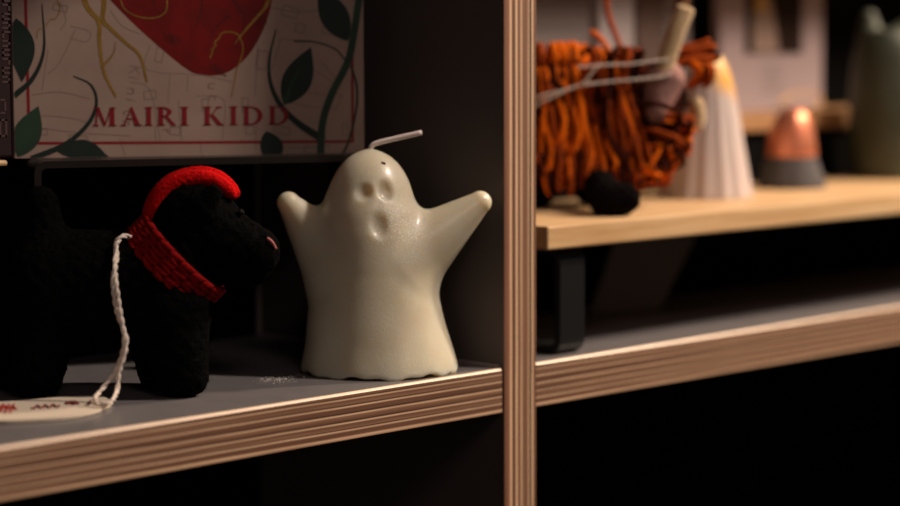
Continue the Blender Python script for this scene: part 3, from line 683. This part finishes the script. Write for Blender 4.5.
MB().tube(hp3, [7*SC]*(len(hp3)-2)+[6*SC, 3*SC], 12).obj('horn', m_chorn2, cow, smooth=True)
def leg_fn(px, py, v, r1=17, r0=13):
    a_ = c(px-2, 178, v); b_ = c(px+4, 203, v)
    def fn(X, Y, Zg):
        d = cone_sdf(X, Y, Zg, a_, b_, r0*SC, r1*SC); zz = Zg; return smax(d, .0002-zz, .001)
    return fn, a_, b_
for px, v in ((611, -.013), (592, .010), (524, -.011), (520, .011)):
    fn, a_, b_ = leg_fn(px, 0, v)
    # foot level: bottom of the frame point lies on the riser
    if px == 611:
        wv = onz(612, 215.5, ZB)-cP; b_[0], b_[1] = wv@R0, wv@Fh; a_[1] = b_[1]+.014
    b_[2] = .0065; a_[2] = .0115; a_[0] = b_[0]-.004
    def fn(X, Y, Zg, a_=a_, b_=b_): return smax(smin(cone_sdf(X, Y, Zg, a_, b_, 17*SC, 17*SC), cone_sdf(X, Y, Zg, b_-(.003, 0, 0), b_+(.0055, -.001, .001), 15*SC, 15*SC), .003)+.0004*np.sin(X*1300)*np.sin(Zg*1500), .0002-Zg, .0008)
    sdf_obj('leg', fn, (a_[0]-.014, min(a_[1], b_[1])-.012, -.001), (a_[0]+.022, a_[1]+.012, .028), .001, m_hoof, cow)
# coat
b = MB(); random.seed(11)
def strand(pts, r, mi): 
    P = smooth_path(pts, 4); n_ = len(P); b.tube(P, [r*.8]+[r]*(n_-2)+[r*.7], 6, mi)
def coat(nst, side):
    for k in range(nst):
        u = random.uniform(-.96, .86); s0 = random.uniform(-.15, .9)*side; ph_end = random.uniform(1.3, 2.5)
        lay = random.uniform(1.02, 1.20); dr = random.gauss(0, .16); wa = random.uniform(.0, .03); pts = []; nseg = 7; 
        for i in range(nseg+1):
            t = i/nseg; ph = s0+side*t*(ph_end-abs(s0)); uu = u+dr*t+wa*math.sin(5*t+k)
            rr_ = math.sqrt(max(.06, 1-min(uu*uu, .94)))
            x = bc[0]+uu*br_[0]; zz = math.cos(ph)*br_[2]*rr_*lay
            if abs(ph) > hp: y = side*br_[1]*rr_*lay*(1.0+.1*math.sin(5*ph+k)); zz = -(abs(ph)-hp)*br_[2]*1.3
            else: y = math.sin(ph)*br_[1]*rr_*lay
            pts.append(np.array([x+random.gauss(0, .0008), y+random.gauss(0, .0006), max(bc[2]+zz, .006)]))
        if random.random() < .2:
            e = pts[-1]; pts += [e+(random.uniform(-.003, .003), side*.001, .0005), e+(random.uniform(-.003, .003), 0, .004)]
        hi_ = random.random()
        mi = 0 if hi_ < .09 else (1 if hi_ < .27 else 2)
        strand(pts, random.uniform(.0007, .0013), mi)
coat(330, -1); coat(150, 1)
for k in range(60):   # end-on tail side, top tufts
    u = random.uniform(-.95, .6); s = random.uniform(-.5, .3); x = bc[0]+u*br_[0]; rr_ = math.sqrt(1-u*u)
    z0 = bc[2]+math.cos(s)*br_[2]*rr_; y0 = math.sin(s)*br_[1]*rr_
    dx = random.gauss(0, .004); hgt = random.uniform(.001, .006)
    strand([(x, y0, z0-.002), (x+dx*.4, y0-.001, z0+hgt), (x+dx, y0-.004, z0+hgt*.9), (x+dx*1.5, y0-.007, z0-.004), (x+dx*1.5, y0-.009, z0-.014)], random.uniform(.001, .0017), random.choice((0, 0, 1, 1, 2)))
# stray strands standing up
strand([c(628, 62, -.008), c(620, 46, -.006), c(612, 26, -.004), c(607, 10, -.003), c(606, -8, -.003)], .0013, 1)
strand([c(612, 60, -.012), c(606, 46, -.012), c(598, 36, -.012), c(590, 31, -.012)], .0013, 0)
# big bright locks on the near flank
for k in range(13):      # short bright tufts over the back
    px = random.uniform(536, 581)
    strand([c(px-3, 64, -.010), c(px-2, 48, -.018), c(px+1, 43+random.uniform(0, 4), -.023), c(px+3, 54, -.0265), c(px+3, 61+random.uniform(-3, 3), -.027)], random.uniform(.0011, .0016), 0 if k % 4 else 1)
for k in range(15):      # long locks on the flank
    px = random.uniform(538, 578); e_ = random.uniform(95, 180); dx = random.uniform(-8, 12); w_ = random.uniform(-3, 3)
    strand([c(px-4, 66, -.024), c(px-2, 70, -.027), c(px, 85, -.028), c(px+dx*.5+w_*.4, 66+.5*(e_-66), -.0285), c(px+dx, e_-8, -.028), c(px+dx+w_*.5, e_, -.027)], random.uniform(.0009, .0014), (0, 2, 1, 2, 0)[k % 5])
for k in range(10):
    px = random.uniform(592, 620); dx = random.uniform(0, 22)
    strand([c(px, 62, -.02), c(px+2, 52, -.024), c(px+6, 70, -.0265), c(px+6+dx*.4, 100, -.0275), c(px+8+dx, 135, -.0275), c(px+12+dx*1.2, random.uniform(145, 178), -.026)], random.uniform(.0009, .0014), k % 3)
for x, y in ((575, 130), (588, 150), (560, 120), (600, 165), (548, 150)):
    strand([c(x-6, y-40, -.026), c(x-1, y-20, -.028), c(x+4, y, -.0285), c(x+1, y+16, -.029), c(x-4, y+22, -.0285), c(x-5, y+10, -.027)], .0015, 0)
for k in range(70):      # dark shaggy hem over the feet
    px = random.uniform(538, 662); y0 = random.uniform(118, 150); e_ = random.uniform(165, 197)-max(0, px-630)*.5; dx = random.gauss(2, 7); v = -.0255-random.uniform(0, .004)
    strand([c(px-dx, y0, v+.003), c(px-dx*.5, y0+.4*(e_-y0), v), c(px+random.gauss(0, 2), e_-9, v-.001), c(px+dx*.4, e_, v)], random.uniform(.0008, .0013), random.choice((1, 2, 2, 2, 1)) if k % 9 else 0)
# head fringe: locks sweeping right
for k in range(13):
    y = random.uniform(44, 62); v = random.uniform(-.012, .006); xe = random.uniform(704, 723)
    strand([c(668, y+8, v), c(682, y+3, v-.002), c(698, y+random.uniform(-2, 2), v-.002), c(xe, y-2+random.uniform(-2, 4), v-.001)], random.uniform(.0013, .0019), random.choice((1, 2, 2, 2)))
for k in range(12):
    v = random.uniform(-.012, -.004); x = random.uniform(692, 712)
    strand([c(684, 60, v), c(x, 64, v-.003), c(x+4, 70+k*.7, v-.003), c(x+random.uniform(-8, -1), 80+k*.8, v-.001)], .0014, random.choice((0, 1, 1)))
for k in range(46):
    y = random.uniform(108, 178); v = random.uniform(-.030, -.012); x0 = 628+random.uniform(-6, 10); xe = random.uniform(670, 694)-max(0, y-140)*.75
    strand([c(x0, y-8+random.uniform(-4, 4), v+.006), c((x0+xe)/2, y-3+random.uniform(-5, 5), v-.001), c(xe-4, y+random.uniform(-2, 7), v), c(xe, y+random.uniform(4, 14), v+.003), c(xe-8, y+random.uniform(8, 18), v+.004)], random.uniform(.0010, .0015), random.choice((0, 1, 2, 2)))
for k in range(26):
    x0 = random.uniform(612, 640); v = random.uniform(-.027, -.014)
    strand([c(x0, 58, v+.006), c(x0+3, 50+random.uniform(-3, 5), v), c(x0-2, 75, v-.002), c(x0-6, 105, v-.003), c(x0-4+random.uniform(-8, 8), 135, v-.003), c(x0+random.uniform(-8, 14), 165, v-.002)], random.uniform(.0009, .0014), random.choice((0, 1, 2, 2, 2)))
ct = b.obj('yarn_coat', [m_y1, m_y2, m_y3], cow, smooth=True); ct['kind'] = 'stuff'
b = MB()
twisted(b, [c(672, 74, -.027), c(660, 77, -.028), c(630, 80, -.0295), c(598, 83, -.030), c(575, 87, -.030), c(557, 95, -.030), c(537, 105, -.029), c(522, 120, -.022), c(518, 150, -.012)], .0006, 1100)
twisted(b, [c(668, 60, -.027), c(655, 61, -.028), c(630, 64, -.0295), c(605, 65, -.030), c(578, 67, -.030)], .0006, 1100)
twisted(b, [c(599, 64, -.0305), c(590, 75, -.0305), c(582, 84, -.0305), c(565, 90, -.030), c(552, 93, -.030), c(537, 98, -.029), c(524, 112, -.022)], .0006, 1100)
b.obj('string', m_string, cow, smooth=True)['label'] = 'white string tied to the horn'

# ------------------------------------------------------------------ ridged cone candle and copper topped cone
def lathe(name, P, fr, prof, m, parent, nphi=96, rfun=None, lean=0., yk=1.):
    b = MB(); n_ = len(prof); vs = []; 
    for (cx, r, z) in prof:
        for k in range(nphi):
            ph = 2*math.pi*k/nphi; r2 = r*(rfun(ph, z) if rfun else 1); vs.append((cx+r2*math.cos(ph), r2*math.sin(ph)*yk, z))
    fs = [(i*nphi+k, i*nphi+(k+1) % nphi, (i+1)*nphi+(k+1) % nphi, (i+1)*nphi+k) for i in range(n_-1) for k in range(nphi)]
    fs += [tuple(range(nphi))[::-1], tuple(range((n_-1)*nphi, n_*nphi))]
    b.add(vs, fs); return b.obj(name, m, parent, smooth=True)
def pxprof(fr, lst, z0=None):
    out = []
    for py, xl, xr in lst:
        a_, b_ = fr.l(xl, py), fr.l(xr, py); out.append(((a_[0]+b_[0])/2, (b_[0]-a_[0])/2, max(a_[2], 0)))
    if z0 is not None: out[0] = (out[0][0], out[0][1], z0)
    sm = smooth_path(out, 5)
    return [(max(-9, a[0]), max(a[1], .0002), a[2]) for a in sm]
kP = onz(706, 196.5, ZB); kf = Frame(kP)
cone = thing('cone_candle', 'tall grey white ridged cone candle with golden top behind the orange cow', 'candle', kP, HEAD)
lathe('body', kP, kf, pxprof(kf, [(196.5, 658, 752), (185, 661, 750), (150, 668, 744), (110, 677, 737.5), (85, 682, 733), (68, 687, 728), (57, 695, 722), (52, 703, 715), (51, 708, 710)], 0.), m_white, cone,
      rfun=lambda ph, z: 1+(.024*math.cos(15*ph)+.012*math.cos(30*ph+1))*min(1, max(0, (.066-z)/.02)))
sP = onz(791, 187.5, ZB); sf_ = Frame(sP)
sc_ = thing('cone_ornament', 'small dark concrete cone with shiny copper top on the wooden riser', 'ornament', sP, HEAD)
lathe('base', sP, sf_, pxprof(sf_, [(187.5, 757, 825.5), (182, 758, 825), (165, 763, 819), (156, 766, 816)], 0.), m_concrete, sc_)
lathe('copper_top', sP, sf_, pxprof(sf_, [(156, 765.5, 816.5), (140, 768, 815), (126, 772, 812.5), (116, 777, 809), (110.5, 782.5, 804), (107.5, 788, 799), (106.7, 792, 795)]), m_copper, sc_,
      rfun=lambda ph, z: 1+.012*math.cos(5*ph)+.01*math.cos(9*ph+1))
vP = onz(889, 178, ZB); vf = Frame(vP)
vase = thing('green_vase', 'tall dark green ceramic vessel with uneven top at the right edge', 'vase', vP, HEAD)
def vfn(X, Y, Zg):
    pr_ = pxprof(vf, [(178, 853, 925), (150, 850, 928), (110, 849, 929), (70, 852, 926), (45, 856, 922), (30, 862, 916)], 0.)
    zz = np.array([p_[2] for p_ in pr_]); cc = np.array([p_[0] for p_ in pr_]); r_ = np.array([p_[1] for p_ in pr_])
    d = np.sqrt((X-np.interp(Zg, zz, cc))**2+Y**2)-np.interp(Zg, zz, r_)
    d = np.maximum(d, Zg-zz[-1]); d = np.maximum(d, .0005-Zg)
    e = cone_sdf(X, Y, Zg, vf.l(871, 32), vf.l(869, 18), .0060, .0045); d = smin(d, e, .004)
    e = cone_sdf(X, Y, Zg, vf.l(905, 34), vf.l(912, 24), .0080, .0055); d = smin(d, e, .004)
    return d
lo, hi = vf.l(840, 190), vf.l(940, 0)
sdf_obj('body', vfn, (lo[0], -.026, -.002), (hi[0], .026, hi[2]), .0012, m_green, vase)

# ------------------------------------------------------------------ back of the right bay
ry0 = .106; 
zr = ony(800, 112, ry0)[2]; zr0 = ony(800, 129, ry0)[2]
rb = thing('wooden_riser', 'dark brown wooden riser in the shadow behind, carrying the framed print', 'riser', (.12, ry0, 0))
MB().box((0, 0, zr0), (.47, DEPTH-ry0-.0004, zr)).obj('top_board', m_wood2, rb, bevel=.0006)
MB().box((.022, .004, 0), (.438, .007, zr0)).obj('light_blocker', m_back, rb)  # black board added under the riser to keep light off the shelf behind
loop_leg(.01, .010, .003, .036, zr0, rb); loop_leg(.44, .010, .003, .036, zr0, rb)
py_ = .136
pl_ = ony(720, 108, py_); pr2 = ony(822, 108, py_)
pt = thing('framed_print', 'tall pale mounted print with dark central picture standing behind the copper cone', 'print', (pl_[0], py_, zr))
PW = pr2[0]-pl_[0]
MB().box((0, 0, 0), (PW, .006, .15)).obj('mount', m_print, pt, bevel=.0006)
def pq(px, py): d = ony(px, py, py_); return d[0]-pl_[0], d[2]-zr
def prect(name, x0, y0, x1, y1, m, lay, par=pt, z1=None):
    a_, b_ = pq(x0, y1), pq(x1, y0); return MB().box((a_[0], -.0002*lay-.0002, a_[1]), (b_[0], -.0002*lay+.0002, z1 or b_[1])).obj(name, m, par)
prect('picture', 745, 0, 802, 54, m_pdark, 1, z1=.12)
b = MB(); n_ = [pq(752, 52), pq(778, 52), pq(774, 20), pq(768, -20), pq(756, -20), pq(752, 20)]; b.add([(x, -.0006, z) for x, z in n_], [tuple(range(6))]); b.obj('pale_figure', m_ppale, pt)
b = MB(); n_ = [pq(753, 12), pq(768, 12), pq(765, -30), pq(755, -30)]; b.add([(x, -.0008, z) for x, z in n_], [tuple(range(4))]); b.obj('golden_figure', m_pgold, pt)
b = MB()
for y in (66, 74, 82, 90): a_, b_ = pq(762, y+2), pq(788-(y % 4)*3, y); b.box((a_[0], -.0003, a_[1]), (b_[0], .0001, b_[1]))
b.obj('caption_lines', m_card, pt)
cy = .120
pp = [ony(x, y, cy+dy) for x, y, dy in ((778, 104, .0), (790, 96, .006), (805, 93, .008), (818, 96, .007), (822, 104, .003), (812, 108, .0), (795, 109, -.001), (782, 107, 0))]
for q_ in pp: q_[2] = max(q_[2], zr+.001)
b = MB(); b.tube(smooth_path(pp, 4), .0007, 6); tag(b.obj('cord', m_cord, smooth=True), 'loop of golden cord at the foot of the pale print', 'cord')
def card(name, label, x0, x1, yb, Y, m, h=.14, thick=.003, cat='card', m2=None):
    a_ = ony(x0, 60, Y); b_ = ony(x1, 60, Y); o = thing(name, label, cat, (a_[0], Y, zr))
    MB().box((0, 0, 0), (b_[0]-a_[0], thick, h)).obj('panel', m, o, bevel=.0004); return o, b_[0]-a_[0]
o, w = card('thin_panel', 'dim grey card standing behind the cow beside the plywood divider', 530, 596, 0, .134, m_card)
b = MB()
for z in (.045, .058, .062): b.box((.004, -.0002, z), (w-.012, .0002, z+.0012))
b.obj('printed_lines', m_card2, o)
card('thin_panel', 'pale grey card standing behind the cow, right of the dim grey card', 599, 634, 0, .130, m_card3)
card('thin_panel', 'narrow dark brown card standing behind the tan horn of the cow', 637, 663, 0, .132, m_pbrown)
card('thin_panel', 'slim grey card between the tan horn and the tall print', 664, 690, 0, .136, m_card)
# faint slanted grey panel beneath the riser
a_ = onz(600, 304, 0.); 
lc = thing('thin_panel', 'faint slanted grey panel underneath the long wooden riser', 'card', (a_[0], .088, 0))
qs = [ony(x, y, Y) for x, y, Y in ((590, 300, .086), (660, 296, .074), (706, 243, .084), (622, 246, .096))]
zs = (.0006, .0006, .043, .043); V = [np.array([q_[0]-a_[0], Y-.088, z]) for q_, z, Y in zip(qs, zs, (.086, .074, .084, .096))]
b = MB(); b.add(V+[v_+(0, .0015, 0) for v_ in V], [(0, 1, 2, 3), (7, 6, 5, 4), (0, 4, 5, 1), (1, 5, 6, 2), (2, 6, 7, 3), (3, 7, 4, 0)]); b.obj('panel', m_card2, lc)

# ------------------------------------------------------------------ light
def area(name, loc, target, size, power, col, sy=None):
    l = bpy.data.lights.new(name, 'AREA'); l.shape = 'DISK'; l.size = size; l.energy = power; l.color = col
    o = bpy.data.objects.new(name, l); COL.objects.link(o); o.location = loc
    o.rotation_euler = (Vector(target)-Vector(loc)).to_track_quat('-Z', 'Y').to_euler(); return o
area('spot_or_fill', (.60, -.80, 1.20), (-.05, .03, .05), .10, 20., (1., .81, .68))
area('spot_or_fill', (.90, -.30, .68), (.15, .05, .08), .08, 12., (1., .77, .56))
area('spot_or_fill', (-.9, -1.5, 1.3), (-.1, .05, .05), .5, 3.0, (1., .78, .69))  # soft fill light added at the front left, not a lamp of the room
w = bpy.data.worlds.new('world'); sc.world = w; w.use_nodes = True
w.node_tree.nodes['Background'].inputs['Color'].default_value = (1., .85, .75, 1); w.node_tree.nodes['Background'].inputs['Strength'].default_value = .03
sc.view_settings.view_transform = 'Standard'; sc.view_settings.look = 'None'; sc.view_settings.exposure = 0; sc.view_settings.gamma = 1; sc.view_settings.use_curve_mapping = False
